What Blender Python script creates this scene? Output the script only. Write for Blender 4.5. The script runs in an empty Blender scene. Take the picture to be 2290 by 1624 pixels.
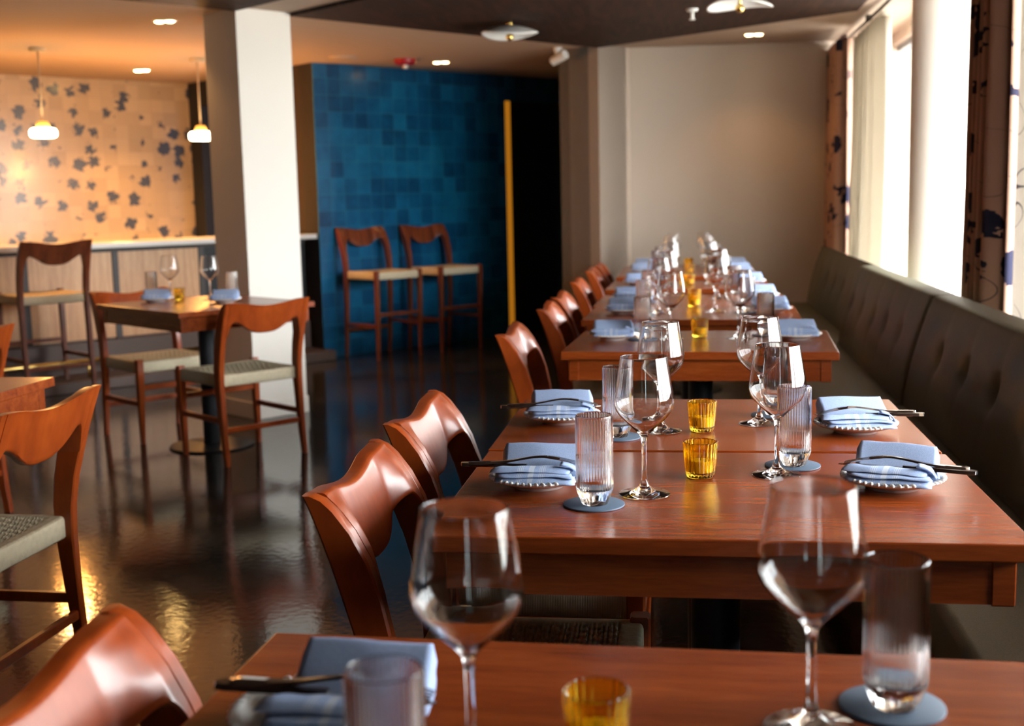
import bpy, bmesh, math, random
from mathutils import Vector, Matrix, noise

sc = bpy.context.scene
C = sc.collection
PI = math.pi
W, H = 2290.0, 1624.0

# ------------------------------------------------------------------ camera
FPX, PITCH, YAW, ROLL, CAMZ = 2737.0, .134017, .139608, -.0225086, 1.25
f0 = Vector((-math.sin(YAW), math.cos(YAW), 0)); r0 = Vector((math.cos(YAW), math.sin(YAW), 0)); u0 = Vector((0, 0, 1))
fw = f0*math.cos(PITCH) - u0*math.sin(PITCH); up_ = u0*math.cos(PITCH) + f0*math.sin(PITCH)
ri = r0*math.cos(ROLL) + up_*math.sin(ROLL); up2 = up_*math.cos(ROLL) - r0*math.sin(ROLL)
cd = bpy.data.cameras.new('camera'); cam = bpy.data.objects.new('camera', cd); C.objects.link(cam)
M = Matrix((ri, up2, -fw)).transposed().to_4x4(); M.translation = (0, 0, CAMZ); cam.matrix_world = M
cd.sensor_width = 36; cd.lens = 36*FPX/W; cd.clip_start = .05; cd.clip_end = 200
cd.dof.use_dof = True; cd.dof.focus_distance = 2.25; cd.dof.aperture_fstop = 4.5
sc.camera = cam

# ------------------------------------------------------------------ world, exposure
wd = bpy.data.worlds.new('world'); sc.world = wd; wd.use_nodes = True
bg = wd.node_tree.nodes['Background']; bg.inputs[1].default_value = 23.0
_tc = wd.node_tree.nodes.new('ShaderNodeTexCoord'); _sp = wd.node_tree.nodes.new('ShaderNodeSeparateXYZ'); _rp = wd.node_tree.nodes.new('ShaderNodeValToRGB')
_e = _rp.color_ramp.elements; _e[0].position = .0; _e[0].color = (.42, .40, .37, 1); _e[1].position = 1; _e[1].color = (2.1, 2.15, 2.2, 1)
_x = _e.new(.49); _x.color = (.45, .43, .40, 1); _x = _e.new(.52); _x.color = (.80, .80, .80, 1)     # overcast sky, brighter overhead, pale ground below
_m = wd.node_tree.nodes.new('ShaderNodeMath'); _m.operation = 'MULTIPLY_ADD'; _m.inputs[1].default_value = .5; _m.inputs[2].default_value = .5
wd.node_tree.links.new(_tc.outputs['Generated'], _sp.inputs[0]); wd.node_tree.links.new(_sp.outputs[2], _m.inputs[0]); wd.node_tree.links.new(_m.outputs[0], _rp.inputs[0]); wd.node_tree.links.new(_rp.outputs[0], bg.inputs[0])
vs = sc.view_settings; vs.view_transform = 'Standard'; vs.look = 'None'; vs.gamma = 1; vs.use_curve_mapping = False; vs.exposure = 0.8
cy = sc.cycles
cy.use_denoising = True
cy.max_bounces = 12; cy.diffuse_bounces = 2; cy.glossy_bounces = 5; cy.transmission_bounces = 12; cy.transparent_max_bounces = 12
cy.caustics_reflective = False; cy.caustics_refractive = True; cy.blur_glossy = 0.5
cy.sample_clamp_indirect = 6; cy.sample_clamp_direct = 0

def portal(name, loc, sx, sy, rot):
    l = bpy.data.lights.new(name, 'AREA'); l.shape = 'RECTANGLE'; l.size = sx; l.size_y = sy; l.cycles.is_portal = True
    o = bpy.data.objects.new(name, l); C.objects.link(o); o.location = loc; o.rotation_euler = rot
portal('window_portal', (1.62, 5.25, 1.32), 2.05, 8.2, (0, PI/2, 0))
portal('window_portal', (.78, -3.02, 1.3), .34, 2.0, (PI/2, 0, 0))

# ------------------------------------------------------------------ node helpers
def lin(c):
    return tuple(((v/255)/12.92 if v/255 <= .04045 else ((v/255+.055)/1.055)**2.4) for v in c)
def mat(name, col, rough=.5, metal=0, coat=0, spec=.5, trans=0, ior=1.45, emit=None, es=0):
    m = bpy.data.materials.new(name); m.use_nodes = True; b = m.node_tree.nodes['Principled BSDF']
    b.inputs['Base Color'].default_value = (*col, 1); b.inputs['Roughness'].default_value = rough; b.inputs['Metallic'].default_value = metal
    b.inputs['Coat Weight'].default_value = coat; b.inputs['Coat Roughness'].default_value = .17
    b.inputs['Specular IOR Level'].default_value = spec; b.inputs['Transmission Weight'].default_value = trans; b.inputs['IOR'].default_value = ior
    if emit: b.inputs['Emission Color'].default_value = (*emit, 1); b.inputs['Emission Strength'].default_value = es
    return m
class G:
    def __init__(s, m): s.t = m.node_tree; s.b = s.t.nodes['Principled BSDF']
    def n(s, typ, **kw):
        x = s.t.nodes.new(typ)
        for k, v in kw.items():
            if k[0] == '_': x.inputs[k[1:].replace('_', ' ')].default_value = v
            else: setattr(x, k, v)
        return x
    def l(s, a, b): s.t.links.new(a, b)
    def coord(s, scale=(1, 1, 1), obj=True):
        tc = s.n('ShaderNodeTexCoord'); mp = s.n('ShaderNodeMapping'); mp.inputs['Scale'].default_value = scale
        s.l(tc.outputs['Object' if obj else 'Generated'], mp.inputs[0]); return mp.outputs[0]
    def ramp(s, src, stops, interp='LINEAR'):
        r = s.n('ShaderNodeValToRGB'); r.color_ramp.interpolation = interp; e = r.color_ramp.elements
        while len(e) < len(stops): e.new(.5)
        for i, (p, c) in enumerate(stops): e[i].position = p; e[i].color = (*c, 1) if len(c) == 3 else c
        s.l(src, r.inputs[0]); return r.outputs[0]
    def bump(s, src, strength=.3, dist=.01):
        b = s.n('ShaderNodeBump'); b.inputs['Strength'].default_value = strength; b.inputs['Distance'].default_value = dist
        s.l(src, b.inputs['Height']); s.l(b.outputs[0], s.b.inputs['Normal'])
    def math(s, op, a, b=None):
        m = s.n('ShaderNodeMath', operation=op)
        for i, v in enumerate((a, b)):
            if v is None: continue
            if isinstance(v, (int, float)): m.inputs[i].default_value = v
            else: s.l(v, m.inputs[i])
        return m.outputs[0]
    def mix(s, f, a, b):
        m = s.n('ShaderNodeMix', data_type='RGBA')
        for i, v in ((0, f), (6, a), (7, b)):
            if isinstance(v, (int, float)): m.inputs[i].default_value = v
            elif isinstance(v, tuple): m.inputs[i].default_value = (*v, 1) if len(v) == 3 else v
            else: s.l(v, m.inputs[i])
        return m.outputs[2]

def wood(name, dark, mid, light, stretch, rough=.3, coat=.35, nscale=1.0):
    m = mat(name, mid, rough, coat=coat); g = G(m); co = g.coord(stretch)
    n1 = g.n('ShaderNodeTexNoise'); n1.inputs['Scale'].default_value = 3*nscale; n1.inputs['Detail'].default_value = 6; n1.inputs['Distortion'].default_value = .6; g.l(co, n1.inputs['Vector'])
    n2 = g.n('ShaderNodeTexNoise'); n2.inputs['Scale'].default_value = 22*nscale; n2.inputs['Detail'].default_value = 4; g.l(co, n2.inputs['Vector'])
    v = g.math('ADD', g.math('MULTIPLY', n1.outputs[0], .65), g.math('MULTIPLY', n2.outputs[0], .35))
    c = g.ramp(v, [(.32, dark), (.5, mid), (.68, light)]); g.l(c, g.b.inputs['Base Color'])
    if coat < .4: g.bump(n2.outputs[0], .05, .002)
    return m

MT = {}
MT['table'] = wood('mahogany_tabletop', (.14, .021, .003), (.21, .037, .006), (.28, .058, .010), (1, 9, 9), .26, .06)
G(MT['table']).b.inputs['Specular IOR Level'].default_value = .42
MT['chair'] = wood('polished_chair_wood', (.18, .026, .004), (.27, .042, .005), (.37, .068, .009), (2.2, 2.2, .8), .34, .16, .8)
G(MT['chair']).b.inputs['Specular IOR Level'].default_value = .42
MT['stool'] = wood('brown_stool_wood', (.07, .018, .008), (.15, .035, .012), (.22, .055, .02), (6, 6, 1), .35, .2)
MT['barpanel'] = wood('bar_panel_wood', (.48, .24, .12), (.62, .34, .17), (.74, .44, .24), (10, 10, .7), .45, .05)
MT['ceilwood'] = wood('dark_ceiling_wood', (.012, .005, .003), (.028, .011, .006), (.055, .022, .012), (7, 1, 1), .7, .0)
G(MT['ceilwood']).b.inputs['Specular IOR Level'].default_value = .25
MT['black'] = mat('black_metal', (.012, .013, .016), .42, spec=.25)
MT['bardark'] = mat('dark_bar_frame', (.045, .035, .035), .5)
MT['barstep'] = mat('brown_step_stone', (.10, .065, .055), .5)
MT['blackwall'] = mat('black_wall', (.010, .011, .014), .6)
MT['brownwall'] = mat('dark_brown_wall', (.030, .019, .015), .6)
MT['white'] = mat('white_enamel', (.75, .73, .70), .35)
MT['brass'] = mat('brass', (.80, .55, .18), .25, 1)
MT['steel'] = mat('stainless_steel', (.55, .55, .56), .16, 1)
MT['red'] = mat('red_plastic', (.35, .01, .015), .4)
MT['porcelain'] = mat('white_porcelain', (.82, .80, .78), .12, coat=.5)
MT['coaster'] = mat('slate_blue_coaster', (.085, .125, .185), .55)
MT['counter'] = mat('pale_countertop', (.62, .62, .60), .2)
MT['glass'] = mat('clear_glass', (1, 1, 1), 0, trans=1, ior=1.48)
MT['amber'] = mat('amber_glass', (1.0, .70, .06), .02, trans=1, ior=1.45)
MT['wax'] = mat('pale_wax', (.95, .80, .42), .5)
G(MT['wax']).b.inputs['Subsurface Weight'].default_value = .0
MT['globe'] = mat('lit_opal_glass', (.9, .85, .75), .4, emit=(1, .78, .42), es=22)
MT['cap'] = mat('pendant_cap_amber', (.75, .32, .06), .35, emit=(1, .42, .06), es=.9)
MT['dl'] = mat('downlight_lens', (.9, .8, .6), .4, emit=(1, .66, .28), es=16)
MT['dl_hot'] = mat('downlight_lens_bright', (.9, .8, .6), .4, emit=(1, .62, .20), es=70)
MT['cord'] = mat('pale_cord', (.55, .40, .25), .6)
MT['track'] = mat('bronze_rail', (.03, .025, .02), .4)
MT['frame'] = mat('window_frame_grey', (.22, .24, .26), .4)
MT['jamb'] = mat('jamb_painted_glow', (.55, .22, .03), .5, emit=(1, .36, .02), es=.2)  # jamb is no lamp: its glow paints in the amber light on it
MT['strip'] = mat('led_strip', (1, .7, .3), .4, emit=(1, .50, .12), es=6)

def plaster(name, col, rough=.85):
    m = mat(name, col, rough, spec=.25); g = G(m); n = g.n('ShaderNodeTexNoise'); n.inputs['Scale'].default_value = 260; n.inputs['Detail'].default_value = 3
    g.l(g.coord(), n.inputs['Vector']); g.bump(n.outputs[0], .15, .002); return m
MT['wall'] = plaster('beige_wallcovering', (.70, .585, .49))
MT['column'] = plaster('white_column_paint', (.74, .69, .63))
MT['ceil'] = plaster('beige_ceiling', (.50, .37, .28))
MT['tan'] = plaster('tan_wall', (.62, .38, .16))
MT['rear'] = plaster('dim_far_wall', (.10, .075, .055))

# polished dark concrete
m = MT['floor'] = mat('polished_dark_concrete', (.03, .028, .026), .14, coat=.0); g = G(m); co = g.coord()
n = g.n('ShaderNodeTexNoise'); n.inputs['Scale'].default_value = 1.7; n.inputs['Detail'].default_value = 7; n.inputs['Roughness'].default_value = .65; g.l(co, n.inputs['Vector'])
g.l(g.ramp(n.outputs[0], [(.3, (.012, .011, .010)), (.5, (.026, .022, .019)), (.75, (.055, .046, .038))]), g.b.inputs['Base Color'])
g.l(g.ramp(n.outputs[0], [(.3, (.07,)*3), (.7, (.14,)*3)]), g.b.inputs['Roughness'])
n2 = g.n('ShaderNodeTexNoise'); n2.inputs['Scale'].default_value = 34; n2.inputs['Detail'].default_value = 3; g.l(co, n2.inputs['Vector']); g.bump(n2.outputs[0], .13, .004)

# blue zellige tiles (u along the wall, z up)
m = MT['blue'] = mat('blue_glazed_tiles', (0, .1, .2), .3, coat=.2); g = G(m)
tc = g.n('ShaderNodeTexCoord'); sp = g.n('ShaderNodeSeparateXYZ'); g.l(tc.outputs['Object'], sp.inputs[0])
def tilecell(g, u, v, s):
    fu = g.math('FLOOR', g.math('MULTIPLY', u, 1/s)); fv = g.math('FLOOR', g.math('MULTIPLY', v, 1/s))
    cb = g.n('ShaderNodeCombineXYZ'); g.l(fu, cb.inputs[0]); g.l(fv, cb.inputs[1])
    wn = g.n('ShaderNodeTexWhiteNoise'); g.l(cb.outputs[0], wn.inputs[0])
    du = g.math('ABSOLUTE', g.math('SUBTRACT', g.math('FRACT', g.math('MULTIPLY', u, 1/s)), .5))
    dv = g.math('ABSOLUTE', g.math('SUBTRACT', g.math('FRACT', g.math('MULTIPLY', v, 1/s)), .5))
    return wn, g.math('MAXIMUM', du, dv), fu, fv
wn, edge, _, _ = tilecell(g, sp.outputs[0], sp.outputs[2], .131)
nz = g.n('ShaderNodeTexNoise'); nz.inputs['Scale'].default_value = 7; nz.inputs['Detail'].default_value = 4; g.l(tc.outputs['Object'], nz.inputs['Vector'])
v = g.math('ADD', g.math('MULTIPLY', wn.outputs[0], .42), g.math('MULTIPLY', nz.outputs[0], .62))
col = g.ramp(v, [(.2, (.001, .034, .100)), (.5, (.002, .075, .19)), (.85, (.006, .14, .30))])
g.l(g.mix(g.math('GREATER_THAN', edge, .485), col, (.02, .16, .26)), g.b.inputs['Base Color'])
g.bump(g.math('ADD', g.math('MULTIPLY', nz.outputs[0], .7), g.math('MULTIPLY', g.math('LESS_THAN', edge, .48), .3)), .25, .004)

# bar wall: cream tiles with incised lines and slate leaves
m = MT['leaftile'] = mat('cream_leaf_tiles', (.6, .5, .35), .4, coat=.45); g = G(m)
tc = g.n('ShaderNodeTexCoord'); sp = g.n('ShaderNodeSeparateXYZ'); g.l(tc.outputs['Object'], sp.inputs[0])
wn, edge, fu, fv = tilecell(g, sp.outputs[0], sp.outputs[2], .115)
cb = g.n('ShaderNodeCombineXYZ'); g.l(sp.outputs[0], cb.inputs[0]); g.l(sp.outputs[2], cb.inputs[1])
nz = g.n('ShaderNodeTexNoise'); nz.inputs['Scale'].default_value = 28; nz.inputs['Detail'].default_value = 3; g.l(cb.outputs[0], nz.inputs['Vector'])
vo = g.n('ShaderNodeTexVoronoi'); vo.inputs['Scale'].default_value = 6.4; vo.inputs['Randomness'].default_value = .6; g.l(cb.outputs[0], vo.inputs['Vector'])
spv = g.n('ShaderNodeSeparateXYZ'); g.l(vo.outputs['Color'], spv.inputs[0])
rad = g.math('ADD', g.math('MULTIPLY', spv.outputs[0], .10), .28)
lf = g.math('LESS_THAN', g.math('ADD', vo.outputs['Distance'], g.math('MULTIPLY', g.math('SUBTRACT', nz.outputs[0], .5), .75)), rad)
keep = g.math('GREATER_THAN', spv.outputs[1], .03)
mask = g.math('MULTIPLY', lf, keep)
hor = g.math('GREATER_THAN', wn.outputs[0], .5)
st = g.math('ADD', g.math('MULTIPLY', hor, sp.outputs[2]), g.math('MULTIPLY', g.math('SUBTRACT', 1.0, hor), sp.outputs[0]))
stripe = g.math('GREATER_THAN', g.math('SINE', g.math('MULTIPLY', st, 260)), .75)
base = g.ramp(wn.outputs[0], [(0, (.38, .27, .15)), (1, (.48, .35, .20))])
base = g.mix(g.math('MULTIPLY', stripe, .35), base, (.34, .22, .12))
base = g.mix(g.math('GREATER_THAN', edge, .487), base, (.36, .26, .17))
g.l(g.mix(mask, base, (.045, .048, .065)), g.b.inputs['Base Color'])
g.bump(nz.outputs[0], .12, .004)

# woven paper cord
def cordmat(name, col, col2):
    m = mat(name, col, .75, spec=.2); g = G(m); tc = g.n('ShaderNodeTexCoord'); sp = g.n('ShaderNodeSeparateXYZ'); g.l(tc.outputs['Object'], sp.inputs[0])
    ge = g.n('ShaderNodeNewGeometry'); vt = g.n('ShaderNodeVectorTransform', vector_type='NORMAL', convert_from='WORLD', convert_to='OBJECT'); g.l(ge.outputs['Normal'], vt.inputs[0])
    sn = g.n('ShaderNodeSeparateXYZ'); g.l(vt.outputs[0], sn.inputs[0])
    ax = g.math('GREATER_THAN', g.math('ABSOLUTE', sn.outputs[1]), .6)
    u = g.math('ADD', g.math('MULTIPLY', ax, sp.outputs[0]), g.math('MULTIPLY', g.math('SUBTRACT', 1.0, ax), sp.outputs[1]))
    sd = g.math('LESS_THAN', g.math('ABSOLUTE', sn.outputs[2]), .6)
    w = g.math('MULTIPLY', g.math('ABSOLUTE', g.math('SINE', g.math('MULTIPLY', u, 900))), sd)
    nz = g.n('ShaderNodeTexNoise'); nz.inputs['Scale'].default_value = 60; nz.inputs['Detail'].default_value = 3; g.l(tc.outputs['Object'], nz.inputs['Vector'])
    g.l(g.ramp(g.math('ADD', g.math('MULTIPLY', nz.outputs[0], .6), g.math('MULTIPLY', w, .4)), [(.25, col2), (.6, col)]), g.b.inputs['Base Color']); g.bump(g.math('ADD', w, g.math('MULTIPLY', nz.outputs[0], .4)), .5, .003)
    return m
MT['rope'] = cordmat('woven_paper_cord', (.68, .59, .42), (.46, .38, .25))

# napkin linen with pale woven stripes
m = MT['linen'] = mat('blue_linen', (.2, .33, .6), .85, spec=.15); g = G(m); tc = g.n('ShaderNodeTexCoord'); sp = g.n('ShaderNodeSeparateXYZ'); g.l(tc.outputs['Object'], sp.inputs[0])
x = g.math('ADD', sp.outputs[0], .004); ad = g.math('ABSOLUTE', x)
b1 = g.math('LESS_THAN', ad, .0045)
b2 = g.math('MULTIPLY', g.math('MULTIPLY', g.math('GREATER_THAN', ad, .014), g.math('LESS_THAN', ad, .024)), g.math('GREATER_THAN', g.math('SINE', g.math('MULTIPLY', ad, 1900)), .1))
fr = g.math('LESS_THAN', sp.outputs[1], -.018)
sm = g.math('MULTIPLY', g.math('MAXIMUM', b1, b2), fr)
nz = g.n('ShaderNodeTexNoise'); nz.inputs['Scale'].default_value = 900; nz.inputs['Detail'].default_value = 1; g.l(tc.outputs['Object'], nz.inputs['Vector'])
bc = g.ramp(nz.outputs[0], [(.3, (.30, .41, .66)), (.7, (.47, .58, .84))])
g.l(g.mix(g.math('MULTIPLY', sm, .6), bc, (.78, .82, .88)), g.b.inputs['Base Color']); g.bump(nz.outputs[0], .25, .0008)

# olive bench cloth
m = MT['olive'] = mat('olive_leather_cloth', (.10, .10, .06), .5, spec=.35); g = G(m); nz = g.n('ShaderNodeTexNoise'); nz.inputs['Scale'].default_value = 420; nz.inputs['Detail'].default_value = 2; g.l(g.coord(), nz.inputs['Vector'])
g.l(g.ramp(nz.outputs[0], [(.3, (.088, .088, .056)), (.7, (.14, .135, .09))]), g.b.inputs['Base Color']); g.bump(nz.outputs[0], .2, .001)

# printed curtain: leaves and thin stems on a pale ground; object X = along the cloth, Z up
def curtainmat(name, ground, leaf, transl, pattern=True):
    m = mat(name, ground, .9, spec=.1); g = G(m); colr = None
    out = g.t.nodes['Material Output']
    if pattern:
        uv = g.n('ShaderNodeUVMap'); tc = g.n('ShaderNodeMapping'); tc.inputs['Scale'].default_value = (1, 1, 1); g.l(uv.outputs[0], tc.inputs[0])
        nz = g.n('ShaderNodeTexNoise'); nz.inputs['Scale'].default_value = 26; nz.inputs['Detail'].default_value = 2.5; g.l(tc.outputs[0], nz.inputs['Vector'])
        vo = g.n('ShaderNodeTexVoronoi'); vo.inputs['Scale'].default_value = 6.0; vo.inputs['Randomness'].default_value = .8; g.l(tc.outputs[0], vo.inputs['Vector'])
        spv = g.n('ShaderNodeSeparateXYZ'); g.l(vo.outputs['Color'], spv.inputs[0])
        lf = g.math('LESS_THAN', g.math('ADD', vo.outputs['Distance'], g.math('MULTIPLY', g.math('SUBTRACT', nz.outputs[0], .5), .6)), g.math('ADD', g.math('MULTIPLY', spv.outputs[0], .12), .27))
        lf = g.math('MULTIPLY', lf, g.math('GREATER_THAN', spv.outputs[1], .2))
        n3 = g.n('ShaderNodeTexNoise'); n3.inputs['Scale'].default_value = 3.2; n3.inputs['Detail'].default_value = 1; g.l(tc.outputs[0], n3.inputs['Vector'])
        stem = g.math('LESS_THAN', g.math('ABSOLUTE', g.math('SUBTRACT', n3.outputs[0], .5)), .0022)
        colr = g.mix(g.math('MAXIMUM', lf, g.math('MULTIPLY', stem, .7)), ground, leaf); g.l(colr, g.b.inputs['Base Color'])
    tr = g.n('ShaderNodeBsdfTranslucent'); tr.inputs[0].default_value = (*ground, 1)
    if colr is not None: g.l(colr, tr.inputs[0])
    mx = g.n('ShaderNodeMixShader'); mx.inputs[0].default_value = transl
    g.l(g.b.outputs[0], mx.inputs[1]); g.l(tr.outputs[0], mx.inputs[2]); g.l(mx.outputs[0], out.inputs[0]); return m
MT['print_shaded'] = curtainmat('printed_curtain_shaded', (.45, .27, .20), (.025, .025, .05), .03)  # ground browned to paint in the backlit shade of the gathered cloth
MT['print_lit'] = curtainmat('printed_curtain_lit', (.70, .65, .60), (.04, .038, .06), .36)  # same print, ground paled to paint in the window light on it
MT['sheer'] = curtainmat('cream_sheer', (.74, .69, .60), (0, 0, 0), .36, False)
# window pane: mostly clear, slightly reflecting
m = MT['pane'] = bpy.data.materials.new('window_pane'); m.use_nodes = True; t = m.node_tree; t.nodes.clear()
o_ = t.nodes.new('ShaderNodeOutputMaterial'); a_ = t.nodes.new('ShaderNodeBsdfTransparent'); a_.inputs[0].default_value = (.96, .98, .98, 1); b_ = t.nodes.new('ShaderNodeBsdfGlossy'); b_.inputs['Roughness'].default_value = .02; x_ = t.nodes.new('ShaderNodeMixShader'); x_.inputs[0].default_value = .05
t.links.new(a_.outputs[0], x_.inputs[1]); t.links.new(b_.outputs[0], x_.inputs[2]); t.links.new(x_.outputs[0], o_.inputs[0])

MT['pane_tint'] = MT['pane'].copy(); MT['pane_tint'].name = 'tinted_pane'
for n_ in MT['pane_tint'].node_tree.nodes:
    if n_.type == 'BSDF_TRANSPARENT': n_.inputs[0].default_value = (.38, .43, .44, 1)

# ------------------------------------------------------------------ mesh helpers
def link(name, me, parent=None, m=None, smooth=False):
    if m is not None and not me.materials: me.materials.append(MT[m] if isinstance(m, str) else m)
    if smooth:
        me.polygons.foreach_set('use_smooth', [True]*len(me.polygons))
    o = bpy.data.objects.new(name, me); C.objects.link(o); o.parent = parent; return o
class MB:
    def __init__(s): s.bm = bmesh.new()
    def box(s, a, b, bev=0, seg=2, M=None):
        r = bmesh.ops.create_cube(s.bm, size=1); vs_ = r['verts']
        for v in vs_: v.co = Vector(((v.co[i]+.5)*(b[i]-a[i])+a[i] for i in range(3)))
        fs = list({f for v in vs_ for f in v.link_faces}); allv = vs_
        if bev > 0:
            es = list({e for v in vs_ for e in v.link_edges})
            rr = bmesh.ops.bevel(s.bm, geom=es, offset=bev, segments=seg, profile=.5, affect='EDGES')
            allv = list({v for v in rr['verts']} | {v for v in vs_ if v.is_valid})
        if M is not None:
            for v in allv: v.co = M @ v.co
        return s
    def loft(s, loops, cap=True, closed=True, wrap=False):
        rows = [[s.bm.verts.new(p) for p in L] for L in loops]; n_ = len(rows[0])
        R = range(len(rows)) if wrap else range(len(rows)-1)
        for i in R:
            A_, B_ = rows[i], rows[(i+1) % len(rows)]
            for j in range(n_ if closed else n_-1):
                k = (j+1) % n_; s.bm.faces.new((A_[j], A_[k], B_[k], B_[j]))
        if cap and closed and not wrap: s.bm.faces.new(rows[0][::-1]); s.bm.faces.new(rows[-1])
        return s
    def lathe(s, prof, n_=40, c=(0, 0, 0), mod=None):
        # prof: list of (r, z) from axis to axis
        rows = []
        for r, z in prof:
            if r < 1e-6: rows.append([s.bm.verts.new((c[0], c[1], c[2]+z))])
            else: rows.append([s.bm.verts.new((c[0]+(mod(r, z, k/n_) if mod else r)*math.cos(2*PI*k/n_), c[1]+(mod(r, z, k/n_) if mod else r)*math.sin(2*PI*k/n_), c[2]+z)) for k in range(n_)])
        for A_, B_ in zip(rows, rows[1:]):
            for k in range(n_):
                q = (k+1) % n_
                if len(A_) == 1 and len(B_) == 1: continue
                if len(A_) == 1: s.bm.faces.new((A_[0], B_[q], B_[k]))
                elif len(B_) == 1: s.bm.faces.new((A_[k], A_[q], B_[0]))
                else: s.bm.faces.new((A_[k], A_[q], B_[q], B_[k]))
        return s
    def tube(s, pts, r, n_=12):
        pts = [Vector(p) for p in pts]; loops = []
        for i, p in enumerate(pts):
            d = (pts[min(i+1, len(pts)-1)]-pts[max(i-1, 0)]).normalized()
            a = d.cross(Vector((0, 0, 1))); a = Vector((1, 0, 0)) if a.length < .01 else a.normalized(); b = d.cross(a)
            rr = r[i] if isinstance(r, (list, tuple)) else r
            loops.append([p+(a*math.cos(2*PI*k/n_)+b*math.sin(2*PI*k/n_))*rr for k in range(n_)])
        return s.loft(loops)
    def poly(s, pts, z0, z1):
        lo = [s.bm.verts.new((x, y, z0)) for x, y in pts]; hi = [s.bm.verts.new((x, y, z1)) for x, y in pts]; n_ = len(pts)
        s.bm.faces.new(lo[::-1]); s.bm.faces.new(hi)
        for i in range(n_): s.bm.faces.new((lo[i], lo[(i+1) % n_], hi[(i+1) % n_], hi[i]))
        return s
    def mesh(s, name):
        bmesh.ops.recalc_face_normals(s.bm, faces=s.bm.faces[:])
        me = bpy.data.meshes.new(name); s.bm.to_mesh(me); s.bm.free(); return me
    def build(s, name, m, parent=None, smooth=False, auto=False):
        o = link(name, s.mesh(name), parent, m, smooth)
        if auto:
            o.data.polygons.foreach_set('use_smooth', [True]*len(o.data.polygons))
            o.data.set_sharp_from_angle(angle=math.radians(38))
        return o
def tag(o, label, cat, group=None, kind=None):
    o['label'] = label
    if cat: o['category'] = cat
    if group: o['group'] = group
    if kind: o['kind'] = kind
    return o
def struct(o): o['kind'] = 'structure'; return o
def empty(name, loc=(0, 0, 0), rz=0):
    o = bpy.data.objects.new(name, None); C.objects.link(o); o.location = loc; o.rotation_euler = (0, 0, rz); o.empty_display_size = .1; return o
def copy_tree(o, parent=None):
    c = o.copy(); C.objects.link(c); c.parent = parent
    for ch in list(o.children): copy_tree(ch, c)
    return c
PROTO = {}
def place(kind, make, loc, rz, label, cat, group):
    if kind not in PROTO: o = make(); PROTO[kind] = o
    else: o = copy_tree(PROTO[kind])
    o.location = loc; o.rotation_euler = (0, 0, rz)
    for k in ('label', 'category', 'group'):
        if k in o: del o[k]
    return tag(o, label, cat, group)

# ------------------------------------------------------------------ room directions
A = Vector((.632, .775, 0)); B = Vector((-.775, .632, 0)); CEIL = 2.34
angA = math.atan2(A.y, A.x)
BL = Vector((-2.875, 9.546, 0)); P0 = Vector((-2.465, 6.76, 0)); K = Vector((-.60, 9.13, 0))
def frameM(o, x, z=0): return Matrix.Translation((o.x, o.y, z)) @ Matrix.Rotation(math.atan2(x.y, x.x), 4, 'Z')
def wall(name, p, q, m, z0=0, z1=CEIL, th=.12, side=1):
    # slab along p->q, thickness to the left (side=1) or right; object space X along the wall
    d = q-p; L = d.length; mb = MB(); mb.box((0, 0 if side > 0 else -th, z0), (L, th if side > 0 else 0, z1))
    o = mb.build(name, m); o.matrix_world = Matrix.Translation((p.x, p.y, 0)) @ Matrix.Rotation(math.atan2(d.y, d.x), 4, 'Z'); return struct(o)

# floor and ceiling
struct(MB().box((-9.2, -3.3, -.12), (3.2, 15.5, 0)).build('floor', 'floor'))
struct(MB().box((-9.2, -3.3, CEIL), (3.2, 15.5, CEIL+.15)).build('ceiling', 'ceil'))
K1 = K + B*.005; P1 = P0 + A*.36
struct(MB().poly([(K1.x, K1.y), (1.05, K.y-1.65*.8155), (1.05, P1.y-(1.05-P1.x)*.8155), (P1.x, P1.y)], CEIL-.022, CEIL).build('trim_1', 'ceilwood'))
struct(MB().poly([(P0.x, P0.y), (1.05, P0.y-(1.05-P0.x)*.8155), (1.05, -2.9), (-6.5, -2.9), (-8.4, -.52)], CEIL-.022, CEIL).build('trim_2', 'ceilwood'))

# far end: short return, lit reveal, big beige wall
K2 = K + B*.40; K3 = K + A*.34
wall('wall_stub', K, K2, 'wall', side=-1, th=.3)
wall('wall_reveal', K, K3, 'wall', side=1, th=.3)
wall('wall_back', K3, Vector((1.75, 9.50, 0)), 'wall', side=1, th=.2)
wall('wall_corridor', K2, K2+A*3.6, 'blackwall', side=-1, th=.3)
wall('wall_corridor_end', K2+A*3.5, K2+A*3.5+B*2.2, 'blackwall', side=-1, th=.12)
wall('wall_rear', Vector((-9, -3, 0)), Vector((.61, -3, 0)), 'rear', side=-1)
wall('wall_rear_right', Vector((.95, -3, 0)), Vector((1.75, -3, 0)), 'rear', side=-1)
wall('wall_rear_sill', Vector((.61, -3, 0)), Vector((.95, -3, 0)), 'rear', z1=.3, side=-1)
w = empty('window_20', (.61, -3.02, 0)); struct(w)
mb = MB(); mb.box((0, -.05, .3), (.03, 0, CEIL)); mb.box((.31, -.05, .3), (.34, 0, CEIL)); mb.box((.03, -.05, .3), (.31, 0, .33)); mb.build('window_frame', 'frame', w)
MB().box((.03, -.03, .33), (.31, -.024, CEIL)).build('pane', 'pane_tint', w)
wall('wall_left', Vector((-8.9, -3, 0)), Vector((-8.9, 9, 0)), 'rear', side=1)
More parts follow.
